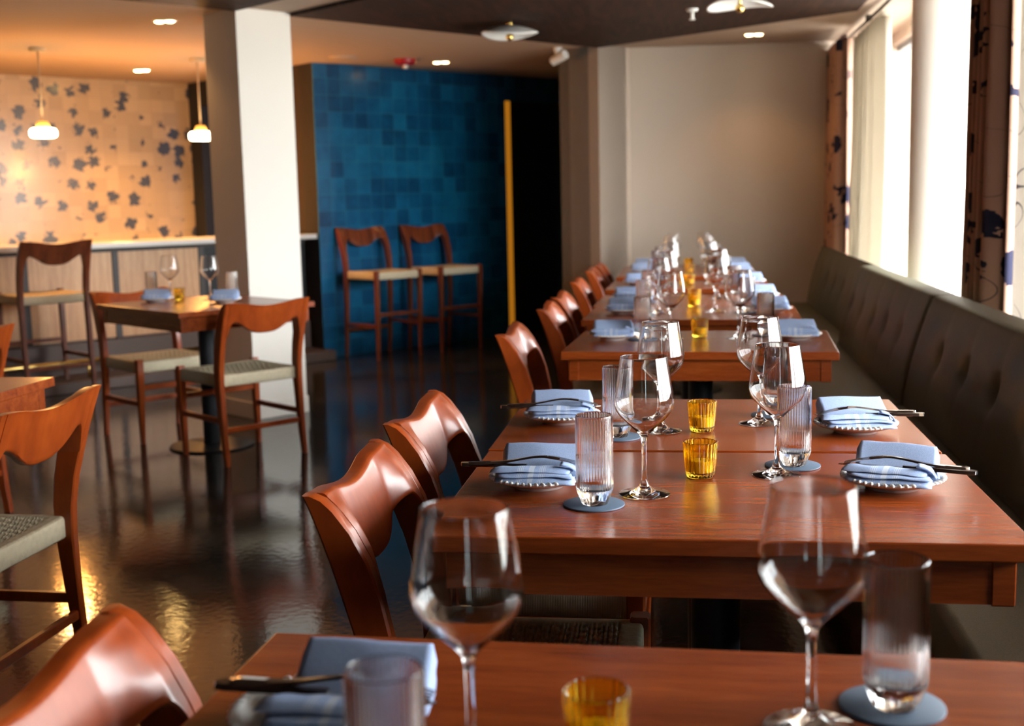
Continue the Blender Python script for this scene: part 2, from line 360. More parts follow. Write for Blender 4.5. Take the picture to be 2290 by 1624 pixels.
# blue tiled wall with the dark doorway
DW0, DW1, DWZ = 2.05, 2.86, 2.12
wall('wall_blue', BL, BL+A*DW0, 'blue', side=1, th=.2)
wall('wall_blue_far', BL+A*DW1, BL+A*5.2, 'blue', side=1, th=.2)
o = wall('wall_blue_header', BL+A*DW0, BL+A*DW1, 'blue', z0=DWZ, side=1, th=.2)
d = empty('door_1', BL+A*DW0, angA); struct(d)
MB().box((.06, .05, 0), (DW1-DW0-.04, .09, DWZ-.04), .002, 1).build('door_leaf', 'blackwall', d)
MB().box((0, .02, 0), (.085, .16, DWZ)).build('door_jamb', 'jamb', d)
MB().box((.085, .03, DWZ-.05), (DW1-DW0, .12, DWZ)).build('door_head', 'brownwall', d)
# dark return beside the blue wall, with an opening beyond the bar
R0, R1 = 1.05, 1.80
wall('wall_return', BL+B*.006, BL+B*R0, 'brownwall', side=-1, th=.2)
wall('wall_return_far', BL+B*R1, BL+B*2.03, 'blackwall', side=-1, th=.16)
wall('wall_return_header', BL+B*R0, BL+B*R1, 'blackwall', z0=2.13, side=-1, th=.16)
wall('wall_passage', BL+B*R0+A*1.2, BL+B*2.3+A*1.2, 'tan', side=-1)
# tiled wall behind the bar
TB = BL+B*2.0
wall('wall_bar', TB-A*5.2, TB, 'leaftile', side=1, th=.2)
wall('wall_bar_left', TB-A*5.2-B*6, TB-A*5.2, 'rear', side=1, th=.2)

# white square column
o = MB().box((0, 0, 0), (.357, .36, CEIL)).build('trim_3', 'column'); o.matrix_world = frameM(P0, A); struct(o)
o['label'] = 'square white column'
o = MB().box((-.008, -.008, 0), (.365, .368, .10), .003, 1).build('baseboard_column', 'column'); o.matrix_world = frameM(P0, A); struct(o)

# window wall: low sill, header, framed panes, round column
WX = 1.56
struct(MB().box((WX-.04, -3, 0), (WX+.12, 9.6, .30)).build('wall_right', 'wall'))
struct(MB().box((WX-.06, -3, 2.27), (WX+.12, 9.6, CEIL)).build('wall_right_header', 'wall'))
ys = [1.15, 1.7, 2.4, 3.1, 3.95, 4.8, 5.65, 6.88, 9.3]
struct(MB().box((WX-.06, 9.3, .30), (WX+.12, 9.6, 2.27)).build('wall_right_far', 'wall'))
struct(MB().box((WX-.06, -3, .30), (WX+.12, 1.15, 2.27)).build('wall_right_solid', 'wall'))
for i in range(len(ys)-1):
    w = empty('window_%d' % (i+1), (WX, 0, 0)); struct(w)
    a, b = ys[i], ys[i+1]
    mb = MB()
    mb.box((-.02, a-.018, .30), (.05, a+.018, 2.27)); mb.box((-.02, a, .30), (.05, b, .34)); mb.box((-.02, a, 2.23), (.05, b, 2.27))
    mb.build('window_frame', 'frame', w); MB().box((.01, a+.015, .33), (.018, b-.015, 2.24)).build('pane', 'pane', w)
o = MB().lathe([(0, 0), (.15, 0), (.15, CEIL), (0, CEIL)], 48, (1.36, 6.88, 0)).build('trim_4', 'column', auto=True); struct(o)
struct(MB().box((.99, -2.9, .30), (WX-.04, 9.4, .345)).build('trim_5', 'wall'))

# ------------------------------------------------------------------ curtains
def curtain(name, y0, y1, x, amp, waves, m, zt=2.27, zb=.36, seed=1, flare=0, per=1.8):
    rnd = random.Random(seed); n_ = int(waves*14); bm = bmesh.new(); uvl = bm.loops.layers.uv.new('UVMap'); cols = []
    ph = [rnd.uniform(-.5, .5) for _ in range(n_+1)]
    for iz in range(13):
        fz = iz/12; row = []
        for i in range(n_+1):
            t_ = i/n_; yy = y0+(y1-y0)*t_ + flare*(1-fz)*(t_-.5)
            a = t_*waves*2*PI + .35*math.sin(fz*2.4+t_*9)
            k = amp*(1-.35*fz)
            row.append((bm.verts.new((x + k*math.sin(a) + .012*math.sin(3.1*a+seed), yy + .25*amp*math.sin(2*a+1+seed), zb+(zt-zb)*fz)), t_*(y1-y0)*per, zb+(zt-zb)*fz))
        cols.append(row)
    for a_, b_ in zip(cols, cols[1:]):
        for i in range(n_):
            q = (a_[i], a_[i+1], b_[i+1], b_[i]); f = bm.faces.new([v[0] for v in q])
            for lp, v in zip(f.loops, q): lp[uvl].uv = (v[1]+seed*1.7, v[2])
    me = bpy.data.meshes.new(name); bm.to_mesh(me); bm.free(); o = link('cloth', me, None, m, True)
    sm_ = o.modifiers.new('thickness', 'SOLIDIFY'); sm_.thickness = .002
    root = empty(name, (0, 0, 0)); o.parent = root
    mb = MB()
    nh = max(3, int(waves))
    mb.box((x-.012, y0+.02, zt-.005), (x+.012, y1-.02, zt+.03)); mb.build('header_tape', m, root)
    return root
tag(curtain('patterned_curtain', 8.72, 9.45, 1.10, .06, 6, 'print_shaded', seed=2, per=2.0), 'leaf-printed curtain painted shade-brown, gathered in the far corner beside the beige wall', 'curtain', 'window curtains')
tag(curtain('sheer_curtain', 7.66, 8.66, 1.19, .06, 6, 'sheer', seed=5), 'plain cream sheer curtain hanging between the far printed curtain and the bright window', 'curtain', 'window curtains')
tag(curtain('patterned_curtain', 4.72, 5.20, 1.17, .055, 5, 'print_shaded', seed=3, per=1.7), 'leaf-printed curtain painted shade-brown, gathered at the right edge, over the tufted bench', 'curtain', 'window curtains')
tag(curtain('patterned_curtain', 3.35, 4.66, 1.22, .05, 3, 'print_lit', seed=7, per=1.2), 'pale lit leaf-printed curtain panel at the extreme right edge of the photo', 'curtain', 'window curtains')
rr = empty('curtain_rod'); tag(rr, 'thin dark curtain rod running under the ceiling along the windows', 'curtain rod')
MB().tube([(1.17, 2.5, 2.312), (1.17, 9.36, 2.312)], .011, 12).build('rod', 'track', rr, smooth=True)
for y in (3.0, 5.7, 8.15): MB().box((1.15, y-.012, 2.30), (1.19, y+.012, 2.34), .003, 1).build('bracket', 'track', rr)

# ------------------------------------------------------------------ upholstered benches
def interp(tab, z):
    if z <= tab[0][0]: return tab[0][1]
    for (a, va), (b, vb) in zip(tab, tab[1:]):
        if z <= b: return va+(vb-va)*(z-a)/(b-a)
    return tab[-1][1]
def bench(y0, y1, dx, buttons, label):
    root = empty('upholstered_bench', (0, 0, 0)); tag(root, label, 'bench', 'benches along the windows')
    MB().box((.57, y0+.01, 0.05), (1.0, y1-.01, .30), .006, 1).build('base', 'stool', root)
    n_ = max(1, round((y1-y0)/1.9)); L = (y1-y0)/n_
    for i in range(n_):
        MB().box((.50, y0+i*L+.004, .30), (.90+dx, y0+(i+1)*L-.004, .435), .022, 4).build('seat_cushion', 'olive', root, auto=True)
    prof = [(.40, .0), (.47, .004), (.60, .030), (.72, .062), (.80, .085), (.835, .10), (.85, .118), (.853, .14), (.853, .20)]
    m_ = len(prof); ny = int((y1-y0)/.022); mb = MB(); rows = []
    for j in range(ny+1):
        y = y0+.004+(y1-y0-.008)*j/ny; e = min(j, ny-j)*.022
        row = []
        zs = [.40+.43*k/18 for k in range(19)] + [.84, .848, .852, .853]
        xt = [interp(prof, z) for z in zs[:19]] + [.10, .108, .125, .20]
        for z, xo in zip(zs, xt):
            rd = .020*max(0, 1-e/.02)**2
            dm = 0
            for (by, bz) in buttons:
                dd = (y-by)**2+(z-bz)**2; r = math.sqrt(dd)
                dm += .030*math.exp(-dd/.0013) + .007*math.exp(-abs(y-by)/.02)*max(0, 1-r/.22) + .004*math.exp(-dd/.012)
            puff = .010*math.sin(PI*min(1, max(0, (z-.42)/.42)))*min(1, e/.06)
            row.append((min(1.02, .830+dx+xo+rd+dm-puff), y, z))
        row += [(1.02, y, .40)]
        rows.append(row)
    mb.loft(rows, cap=True, closed=True); bk = mb.build('back_cushion', 'olive', root, auto=True)
    for by, bz in buttons:
        MB().lathe([(0, .007), (.008, .006), (.013, .003), (.014, 0), (.010, -.004), (0, -.004)], 20).build('button', 'olive', bk, smooth=True).matrix_world = Matrix.Translation((.830+dx+interp(prof, bz)+.0265, by, bz)) @ Matrix.Rotation(-PI/2, 4, 'Y') @ Matrix.Identity(4)
    if y0 < 3:
        for y in (2.62, .9): MB().box((.53, y-.02, 0), (.57, y+.02, .30), .003, 1).build('leg', 'chair', root)
    return root
bt = lambda ys_: [(y, .668) for y in ys_]
bench(-1.2, 4.775, 0, bt([4.36, 3.98, 3.60, 3.22, 2.84, 2.46]), 'nearest olive tufted bench at the right edge, beside the two nearest tables')
bench(4.785, 6.74, 0, bt([6.55, 6.20, 5.83, 5.50, 5.15]), 'middle olive tufted bench section with five buttons, below the white round column')
bench(6.75, 9.28, .085, bt([7.2, 7.6, 8.0, 8.4, 8.8]), 'farthest olive bench section, set back against the beige end wall')

# ------------------------------------------------------------------ chair / stool
def legpost(mb, prof, y, w, taper=1.0):
    # prof: (z, xfront, xback); closed loft of rectangles with softened corners
    loops = []
    for z, xf, xb in prof:
        hw = w/2*(taper+(1-taper)*min(1, z/.35)); c = .004
        loops.append([(xf-c, y-hw, z), (xf, y-hw+c, z), (xf, y+hw-c, z), (xf-c, y+hw, z), (xb+c, y+hw, z), (xb, y+hw-c, z), (xb, y-hw+c, z), (xb+c, y-hw, z)])
    mb.loft(loops)
def weave_seat(zs, name, parent, hw=.222, xf=.212, xb=-.198):
    # rounded wrapped frame plus woven top
    mb = MB(); th = .062
    nx, ny = 150, 110; verts = []
    for i in range(nx+1):
        x = xb+(xf-xb)*i/nx; row = []
        for j in range(ny+1):
            y = -hw+2*hw*j/ny
            ed = min(x-xb, xf-x, y+hw, hw-y)
            z = zs - .012*(1-max(0, (abs(x)-0)/.24)**2)*(1-(y/hw)**2)
            inner = max(0, min(1, (min(x-xb, xf-x)-.035)/.01))*max(0, min(1, (min(y+hw, hw-y)-.022)/.01))
            rib = abs(math.sin(x*PI/.0092))
            ph = (1 if int((x-xb)/.0276) % 2 else 0)
            cross = max(0, math.sin((y+ph*.0135)*2*PI/.027))**3
            z += inner*(-.0045+.0034*rib+.0055*cross*(1 if rib > .35 else .5)) + (1-inner)*.0006*abs(math.sin(y*PI/.003))
            if ed < .012: z -= .012-math.sqrt(max(0, .012**2-(.012-ed)**2))
            row.append(mb.bm.verts.new((x, y, z)))
        verts.append(row)
    for i in range(nx):
        for j in range(ny): mb.bm.faces.new((verts[i][j], verts[i+1][j], verts[i+1][j+1], verts[i][j+1]))
    ring = [verts[i][0] for i in range(nx+1)]+[verts[nx][j] for j in range(1, ny+1)]+[verts[i][ny] for i in range(nx-1, -1, -1)]+[verts[0][j] for j in range(ny-1, 0, -1)]
    prev = ring
    for k, dz in ((1, .035), (2, th-.006), (3, th)):
        ins = .006 if k == 3 else 0
        new = [mb.bm.verts.new((min(max(v.co.x, xb+ins), xf-ins), min(max(v.co.y, -hw+ins), hw-ins), zs-dz)) for v in ring]
        for i in range(len(ring)):
            q = (i+1) % len(ring); mb.bm.faces.new((prev[i], prev[q], new[q], new[i]))
        prev = new
    mb.bm.faces.new(prev)
    return mb.build(name, 'rope', parent, smooth=True)
REAR = [(0, -.212, -.243), (.12, -.196, -.230), (.25, -.180, -.222), (.38, -.168, -.218), (.47, -.166, -.222), (.55, -.175, -.236), (.62, -.190, -.256), (.68, -.210, -.274), (.73, -.236, -.291), (.765, -.262, -.304), (.782, -.280, -.311), (.790, -.298, -.315)]
def make_chair(kind='dining_chair', dz=0, wood_='chair', hgt=.79):
    root = empty(kind)
    zt = .442+dz
    rear = [(z if z < .05 else (z+dz if z > .3 else z*(1+dz/.45)), xf, xb) for z, xf, xb in REAR]
    weave_seat(zt, 'seat', root)
    for s in (-1, 1):
        mb = MB(); legpost(mb, rear, s*.219, .030, .82); mb.build('leg', wood_, root, auto=True)
    for s in (-1, 1):
        mb = MB(); z1 = zt+.010
        legpost(mb, [(0, .208, .184), (.12, .213, .183), (z1-.1, .224, .186), (z1-.004, .225, .186), (z1, .222, .189)], s*.212, .036, .66); mb.build('leg', wood_, root, auto=True)
    # crest rail: flush with the posts at its ends, hollowed towards the middle
    XF = [(a_, b_) for a_, b_, c_ in REAR]; XB = [(a_, c_) for a_, b_, c_ in REAR]
    loops = []; N = 84
    for i in range(N+1):
        t_ = -1+2*i/N; a = abs(t_); y = t_*.2045
        ztop = .789-.021*(math.cos(PI*t_/2)**2)
        if a < .84: zb = .632+.062*(.5-.5*math.cos(PI*(a/.84)**1.5))
        else: zb = .694-.080*((a-.84)/.16)**2.0
        q = min(1, max(0, (a-.54)/.36)); S = 3*q*q-2*q**3
        L_ = []; rc = .007
        def fx(z):
            return (interp(XB, z)-.007+.028+.003*math.sin(PI*min(1, max(0, (z-zb)/(ztop-zb)))))*(1-S)+interp(XF, z)*S
        def bx_(z): return interp(XB, z)-.007*(1-S)
        for k in range(13):
            z = zb+rc+(ztop-zb-2*rc)*k/12; L_.append((fx(z), z))
        for k in range(1, 5):
            z = ztop-rc+rc*math.sin(PI/2*k/5); L_.append((max(bx_(z)+.003, fx(ztop-rc)-rc+rc*math.cos(PI/2*k/5)-(z-ztop+rc)*.5), z))
        x1 = L_[-1][0]; x0 = bx_(ztop)+.002
        L_ += [(x1*.7+x0*.3, ztop), (x1*.3+x0*.7, ztop), (x0, ztop), (x0-.0018, ztop-.0015)]
        for k in range(13):
            z = ztop-.004-(ztop-zb-.008)*k/12; L_.append((bx_(z), z))
        x1 = fx(zb+rc)-rc; x0 = bx_(zb)+.004
        L_ += [(x0, zb), ((x0+x1)/2, zb), (x1, zb)]
        for k in range(1, 5): L_.append((fx(zb+rc)-rc+rc*math.sin(PI/2*k/5), zb+rc-rc*math.cos(PI/2*k/5)))
        loops.append([(x_, y, z+dz) for x_, z in L_])
    MB().loft(loops).build('backrest', wood_, root, auto=True)
    # stretchers
    sz = [(.215, .17, .30)] if dz == 0 else [(.27, .22, .36)]
    hs, hb, hf = sz[0]
    xr = interp([(a, (b+c)/2) for a, b, c in rear], hs)
    for s in (-1, 1): MB().box((xr, s*.215-.009, hs-.014), (.203, s*.215+.009, hs+.014), .003, 1).build('stretcher', wood_, root)
    MB().box((interp([(a, (b+c)/2) for a, b, c in rear], hb)-.010, -.215, hb-.013), (interp([(a, (b+c)/2) for a, b, c in rear], hb)+.010, .215, hb+.013), .003, 1).build('stretcher', wood_, root)
    MB().box((.192, -.212, hf-.014), (.212, .212, hf+.014), .003, 1).build('stretcher', wood_, root)
    return root
def chair(x, y, rz, label, group):
    return place('chair', make_chair, (x, y, 0), rz, label, 'chair', group)
rowg = 'wooden chairs along the window row of tables'
for (x, y, rz, lb) in [
    (-.350, 1.07, 0, 'glossy wooden chair in the bottom left corner, pulled up to the nearest table'),
    (-.285, 2.06, .01, 'wooden chair with sculpted back at the left of the second table of the window row'),
    (-.30, 2.665, -.01, 'wooden chair just behind the large central one, at the third table of the window row'),
    (-.315, 4.30, 0, 'lone wooden chair at the left of the fourth table, with dark gaps on both sides'),
    (-.285, 5.23, .01, 'wooden chair beyond the lone fourth-table chair, first of the close far cluster'),
    (-.285, 5.82, 0, 'wooden chair second in the close far cluster, at the sixth table of the window row'),
    (-.29, 6.84, 0, 'wooden chair third from the end wall, at the seventh table of the window row'),
    (-.285, 7.84, 0, 'wooden chair next to last before the beige end wall'),
    (-.275, 8.44, 0, 'farthest wooden chair of the row, nearest the beige end wall')]:
    chair(x, y, rz, lb, rowg)
angB = math.atan2(B.y, B.x)
lg = 'wooden chairs on the left side of the room'
chair(-2.205, 5.835, angB, 'wooden chair with its back to us at the small table by the white column', lg)
chair(-2.85, 6.33, angB+PI, 'wooden chair on the bar side of the small table, half hidden behind its top', lg)
chair(-1.825, 2.765, PI-.02, 'large reddish wooden chair cut by the left edge, its woven seat lit', lg)
chair(-3.02, 4.43, PI-.05, 'red-brown chair at the left edge, behind the cut-off table', lg)
def stool(x, y, rz, lb, gp): return place('stool', lambda: make_chair('bar_stool', .255, 'stool'), (x, y, 0), rz, lb, 'bar stool', gp)
def st_at(rearmid, d, lb, gp): p = rearmid + d*.225; stool(p.x, p.y, math.atan2(d.y, d.x), lb, gp)
S1 = Vector((-2.61, 9.52, 0)); dS = -B
st_at(BL+A*.37-B*.10, dS, 'left of the two bar stools standing against the blue tiled wall', 'bar stools with woven seats')
st_at(BL+A*1.02-B*.10, dS, 'right of the two bar stools standing against the blue tiled wall', 'bar stools with woven seats')
st_at(Vector((-4.02, 7.44, 0)), B, 'bar stool with woven seat drawn up to the bar at the left', 'bar stools with woven seats')

# ------------------------------------------------------------------ tables
def make_table(w=.88, dp=.615, kind='dining_table'):
    root = empty(kind); T = .75
    MB().box((-w/2, -dp/2, T-.027), (w/2, dp/2, T), .0025, 2).build('tabletop', 'table', root)
    mb = MB(); i_ = .025; z0, z1 = T-.097, T-.027
    mb.box((-w/2+i_, -dp/2+i_, z0), (w/2-i_, -dp/2+i_+.02, z1-.004)); mb.box((-w/2+i_, dp/2-i_-.02, z0), (w/2-i_, dp/2-i_, z1-.004))
    mb.box((-w/2+i_, -dp/2+i_+.02, z0), (-w/2+i_+.02, dp/2-i_-.02, z1-.004)); mb.box((w/2-i_-.02, -dp/2+i_+.02, z0), (w/2-i_, dp/2-i_-.02, z1-.004))
    mb.build('apron', 'table', root)
    for sx in (-1, 1):
        for sy in (-1, 1):
            cx, cy_ = sx*(w/2-i_-.014), sy*(dp/2-i_-.014)
            MB().box((cx-.017, cy_-.017, z0-.002), (cx+.017, cy_+.017, z1), .002, 1).build('corner_block', 'table', root)
    MB().box((-.19, -.03, T-.115), (.19, .03, T-.03)).build('support_bar', 'black', root)
    MB().lathe([(0, .012), (.042, .012), (.042, T-.10), (0, T-.10)], 32).build('pedestal_column', 'black', root, auto=True)
    MB().lathe([(0, 0), (.215, 0), (.218, .004), (.214, .010), (.05, .016), (0, .016)], 48).build('base_plate', 'black', root, auto=True)
    return root
TR = [(-.045, 1.012, -.031), (.055, 2.062, 0), (.052, 2.694, 0), (.062, 4.225, -.05), (.040, 5.25, -.03), (.040, 5.872, -.02), (.033, 6.868, -.02), (.035, 7.90, 0), (.035, 8.522, 0)]
ordn = ['nearest', 'second', 'third', 'fourth', 'fifth', 'sixth', 'seventh', 'eighth', 'ninth']
tdesc = ['nearest wooden table, cut by the bottom edge of the photo', 'second wooden table of the window row, with the amber votive reflected in its top', 'third wooden table of the row, pushed against the back of the second', 'fourth wooden table of the row, standing alone with its apron in view', 'fifth wooden table of the row, just beyond the fourth', 'sixth wooden table of the row, joined to the back of the fifth', 'seventh wooden table of the window row', 'eighth wooden table of the row, next to last before the end wall', 'last wooden table of the row, nearest the beige end wall']
for (x, y, rz), lb in zip(TR, tdesc): place('table', make_table, (x, y, 0), rz, lb, 'table', 'wooden tables of the window row')
MC = Vector((-2.44, 6.02, 0))
o = make_table(.88, .76); o.location = MC; o.rotation_euler = (0, 0, angB); tag(o, 'small wooden table in the middle distance before the white column', 'table', 'wooden tables at the left')
o = make_table(.88, .76); o.location = (-2.30, 3.02, 0); o.rotation_euler = (0, 0, 0); tag(o, 'wooden table cut by the left edge of the photo', 'table', 'wooden tables at the left')

# ------------------------------------------------------------------ tableware
def sup(prof, d=.0005):
    o = [prof[0]]
    for a, b, c in zip(prof, prof[1:], prof[2:]):
        va = Vector((b[0]-a[0], b[1]-a[1])); vc = Vector((c[0]-b[0], c[1]-b[1]))
        if va.length > 1e-6 and vc.length > 1e-6 and va.angle(vc) > .42:
            k1 = min(d, va.length*.3)/va.length; k2 = min(d, vc.length*.3)/vc.length
            o.append((b[0]-va[0]*k1, b[1]-va[1]*k1)); o.append(b); o.append((b[0]+vc[0]*k2, b[1]+vc[1]*k2))
        else: o.append(b)
    return o+[prof[-1]]
def make_wine():
    out = [(0, 0), (.043, 0), (.0437, .0009), (.0430, .0020), (.030, .0040), (.017, .0078), (.0088, .0145), (.0054, .025), (.0042, .042), (.0040, .065), (.0043, .085), (.0056, .097), (.0090, .1035), (.0165, .1110), (.0300, .1235), (.0410, .1350), (.0475, .1450), (.0502, .1550), (.0500, .1650), (.0478, .1800), (.0445, .2000), (.0410, .2200), (.0388, .2335)]
    inn = [(.0385, .2344), (.0381, .2335), (.0403, .2200), (.0438, .2000), (.0471, .1800), (.0493, .1650), (.0495, .1550), (.0468, .1456), (.0403, .1359), (.0293, .1247), (.0160, .1128), (.0080, .1068), (0, .1050)]
    return MB().lathe(sup(out+inn), 72).build('wine_glass', 'glass', smooth=True)
def make_tumbler():
    R = .0300
    def mod(r, z, f):
        if r > .0295: return r + .00075*math.cos(2*PI*f*40)
        if z < .024 and r > .012 and z > .0005: return r + .0009*abs(math.sin(PI*f*10))
        return r
    out = [(0, .0008), (.010, .0003), (.0195, .0), (.0205, .0010), (.0243, .010), (.0282, .020), (.0298, .026), (R, .030), (R, .060), (R, .100), (R, .1425), (.0294, .1465)]
    inn = [(.0288, .1472), (.0282, .1462), (.0281, .1425), (.0281, .100), (.0281, .060), (.0281, .034), (.0272, .0285), (.022, .0245), (.010, .0235), (0, .0235)]
    return MB().lathe(sup(out+inn), 160, mod=mod).build('tumbler', 'glass', smooth=True)
def make_votive():
    def mod(r, z, f):
        k = .0013*min(1, z/.012)
        return r + (k*math.cos(2*PI*f*22) if r > .0262-.002+z*.07 - .004 else 0)
    out = [(0, .0), (.0215, .0), (.0240, .0018), (.0250, .006), (.0262, .018), (.0276, .035), (.0290, .052), (.0300, .0640)]
    inn = [(.0290, .0648), (.0277, .0635), (.0266, .052), (.0252, .035), (.0238, .018), (.0228, .011), (.0200, .0085), (0, .0080)]
    return MB().lathe(sup(out+inn), 132, mod=mod).build('votive_holder', 'amber', smooth=True)
def make_candle():
    r = empty('tealight_candle')
    MB().lathe([(0, 0), (.0185, 0), (.0188, .001), (.0188, .0215), (.0180, .0225), (.004, .0215), (0, .0215)], 32).build('wax', 'wax', r, auto=True)
    MB().tube([(0, 0, .020), (.0005, 0, .027)], .0008, 8).build('wick', 'black', r)
    return r
def make_coaster(): return MB().lathe([(0, 0), (.0496, 0), (.0504, .0008), (.0502, .0026), (.0494, .0030), (0, .0030)], 64).build('coaster', 'coaster', auto=True)
def make_plate():
    r = empty('side_plate')
    prof = [(0, .0035), (.036, .0035), (.040, 0), (.044, 0), (.046, .004), (.060, .0085), (.076, .0140), (.0835, .0180), (.0845, .0195), (.0830, .0208), (.0775, .0195), (.070, .0150), (.058, .0105), (.045, .0082), (0, .0080)]
    MB().lathe(prof, 88).build('dish', 'porcelain', r, smooth=True)
    mb = MB(); NB = 46
    for k in range(NB):
        a = 2*PI*k/NB
        M_ = Matrix.Translation((.0815*math.cos(a), .0815*math.sin(a), .0205)) @ Matrix.Rotation(a+.5, 4, 'Z') @ Matrix.Diagonal((.0062, .0034, .0036, 1))
        bmesh.ops.create_uvsphere(mb.bm, u_segments=10, v_segments=7, radius=1, matrix=M_)
    mb.build('beaded_rim', 'porcelain', r, smooth=True)
    return r
def fold(mb, sec, x0, x1, seed, lean=0., taper=.012, n_=26, sag=.004, wob=.0022):
    """sweep a closed (y,z) section along x with soft ends and small wrinkles"""
    cyy = sum(p[0] for p in sec)/len(sec); zmin = min(p[1] for p in sec); loops = []
    for i in range(n_+1):
        t_ = i/n_; x = x0+(x1-x0)*t_; e = min(t_, 1-t_)*(x1-x0)
        k = 1-.22*max(0, 1-e/taper)**2; kz = 1-.30*max(0, 1-e/taper)**2
        L_ = []
        for j, (y, z) in enumerate(sec):
            w_ = noise.noise(Vector((x*28, y*40+seed*3.1, z*50)))*wob
            L_.append((x+lean*(y-cyy)+w_*.6, cyy+(y-cyy)*k+w_+.003*math.sin(t_*4+seed), max(.0005, zmin+(z-zmin)*kz+w_ - sag*(2*t_-1)**2*(z-zmin)/.03)))
        loops.append(L_)
    mb.loft(loops)
def rsec(pts, n_=4):
    # Catmull-Rom closed section
    P = [Vector((a, b, 0)) for a, b in pts]; o = []; N = len(P)
    for i in range(N):
        p0, p1, p2, p3 = P[i-1], P[i], P[(i+1) % N], P[(i+2) % N]
        for k in range(n_):
            t_ = k/n_; q = .5*((2*p1)+(p2-p0)*t_+(2*p0-5*p1+4*p2-p3)*t_*t_+(3*p1-p0-3*p2+p3)*t_**3); o.append((q.x, q.y))
    return o
def make_napkin(seed):
    mb = MB()
    fold(mb, rsec([(-.008, .001), (-.006, .008), (.010, .0165), (.035, .0305), (.060, .0435), (.0695, .0465), (.0720, .0420), (.066, .030), (.058, .010), (.050, .001), (.02, .0005)]), -.070, .070, seed, lean=-.12, taper=.005, wob=.0012, sag=.001)
    fold(mb, rsec([(-.066, .001), (-.068, .006), (-.055, .0105), (-.030, .0115), (-.010, .010), (-.008, .003), (-.03, .0005)]), -.070, .070, seed+5, lean=-.1)
    fold(mb, rsec([(-.060, .0110), (-.062, .0135), (-.054, .0160), (-.034, .0165), (-.020, .0150), (-.020, .0115), (-.036, .0105)]), -.066, .066, seed+9, lean=-.25)
    fold(mb, rsec([(-.050, .0170), (-.051, .0195), (-.040, .0240), (-.026, .0250), (-.014, .0215), (-.012, .0160), (-.020, .0150), (-.030, .0165)]), -.074, .062, seed+2, lean=.12, taper=.02)
    # a corner flap folded over at the inner end
    lp = []
    for i in range(9):
        t_ = i/8; lp.append([(.044+.030*t_+.006*math.sin(t_*3), -.040+.022*s_+.008*t_, .0285-.020*t_**1.5+.0016*(1 if s_ in (0, 1) and q_ else 0)+(.002 if q_ else 0)) for s_, q_ in ((0, 0), (.5, 0), (1, 0), (1, 1), (.5, 1), (0, 1))])
    mb.loft(lp)
    return mb.build('napkin', 'linen', smooth=True)
def outline_bar(mb, tab, th, z0f):
    # flat tool: tab of (x, halfwidth); z from function, closed loft
    loops = []; xs = [tab[0][0]+(tab[-1][0]-tab[0][0])*k/44 for k in range(45)]
    for x, hw in [(x_, interp(tab, x_)) for x_ in xs]:
        z = z0f(x); loops.append([(x, -hw, z), (x, -hw*.6, z+th), (x, hw*.6, z+th), (x, hw, z), (x, hw*.5, z-th*.3), (x, -hw*.5, z-th*.3)])
    mb.loft(loops)
def make_fork():
    # handle end at -x, tines toward +x; length .19
    mb = MB(); zf = lambda x: .004+.010*math.exp(-((x-.02)/.05)**2)-(.006 if x > .06 else 0)*(x-.06)/.04
    outline_bar(mb, [(-.108, .004), (-.106, .0095), (-.098, .0125), (-.080, .0110), (-.05, .0068), (-.02, .0042), (.015, .0036), (.026, .0050), (.034, .0100), (.046, .0112), (.052, .0112)], .0030, zf)
    r = mb.build('fork', 'steel', auto=True)
    for k in range(4):
        y = -.0093+k*.0062; t = MB(); 
        t.loft([[(x, y-w_, zf(x)), (x, y-w_, zf(x)+.0018), (x, y+w_, zf(x)+.0018), (x, y+w_, zf(x))] for x, w_ in ((.050, .0017), (.07, .0014), (.095, .0009))]); t.build('tine', 'steel', r)
    return r
def make_knife():
    mb = MB(); zf = lambda x: .003
    outline_bar(mb, [(-.118, .004), (-.116, .0095), (-.105, .0120), (-.07, .0095), (-.03, .0070), (-.005, .0060), (.0, .0055)], .0052, zf)
    r = mb.build('knife', 'steel', auto=True)
    b_ = MB(); b_.loft([[(x, y0, .002), (x, y0, .0040), (x, y1, .0034), (x, y1, .0024)] for x, y0, y1 in ((-.002, -.0055, .0055), (.03, -.0075, .0065), (.07, -.0075, .0070), (.095, -.004, .0065), (.106, .003, .0055))]); b_.build('blade', 'steel', r)
    return r

TZ = .7502
def setting(x, y, rz, side, where, seed, cut=(0, 0), full=True, nd=0.):
    """plate with napkin, fork and knife; side -1 chair side, +1 bench side"""
    place('plate', make_plate, (x, y, TZ), seed*.3, 'small white plate with beaded rim on %s' % where, 'plate', 'beaded side plates')
    x += nd; nk = 'napkin%d' % (seed % 3)
    place(nk, lambda: make_napkin(seed), (x, y, TZ+.0165), rz, 'folded blue striped napkin on plate, %s' % where, 'napkin', 'folded blue napkins')
    if not full: return
    ca, sa = math.cos(rz), math.sin(rz)
    def at(dx, dy): return (x+ca*dx-sa*dy, y+sa*dx+ca*dy)
    px_, py_ = at(side*.014, -.001); fa = rz+(0 if side < 0 else PI)+cut[0]
    f = place('fork', make_fork, (px_, py_, TZ+.0365), fa+side*-.10*-1*0+.10, 'steel fork tucked in the napkin on %s' % where, 'fork', 'steel forks')
    px_, py_ = at(side*.018, -.010)
    k = place('knife', make_knife, (px_, py_, TZ+.0330), fa+cut[1], 'steel knife tucked in the napkin on %s' % where, 'knife', 'steel knives')

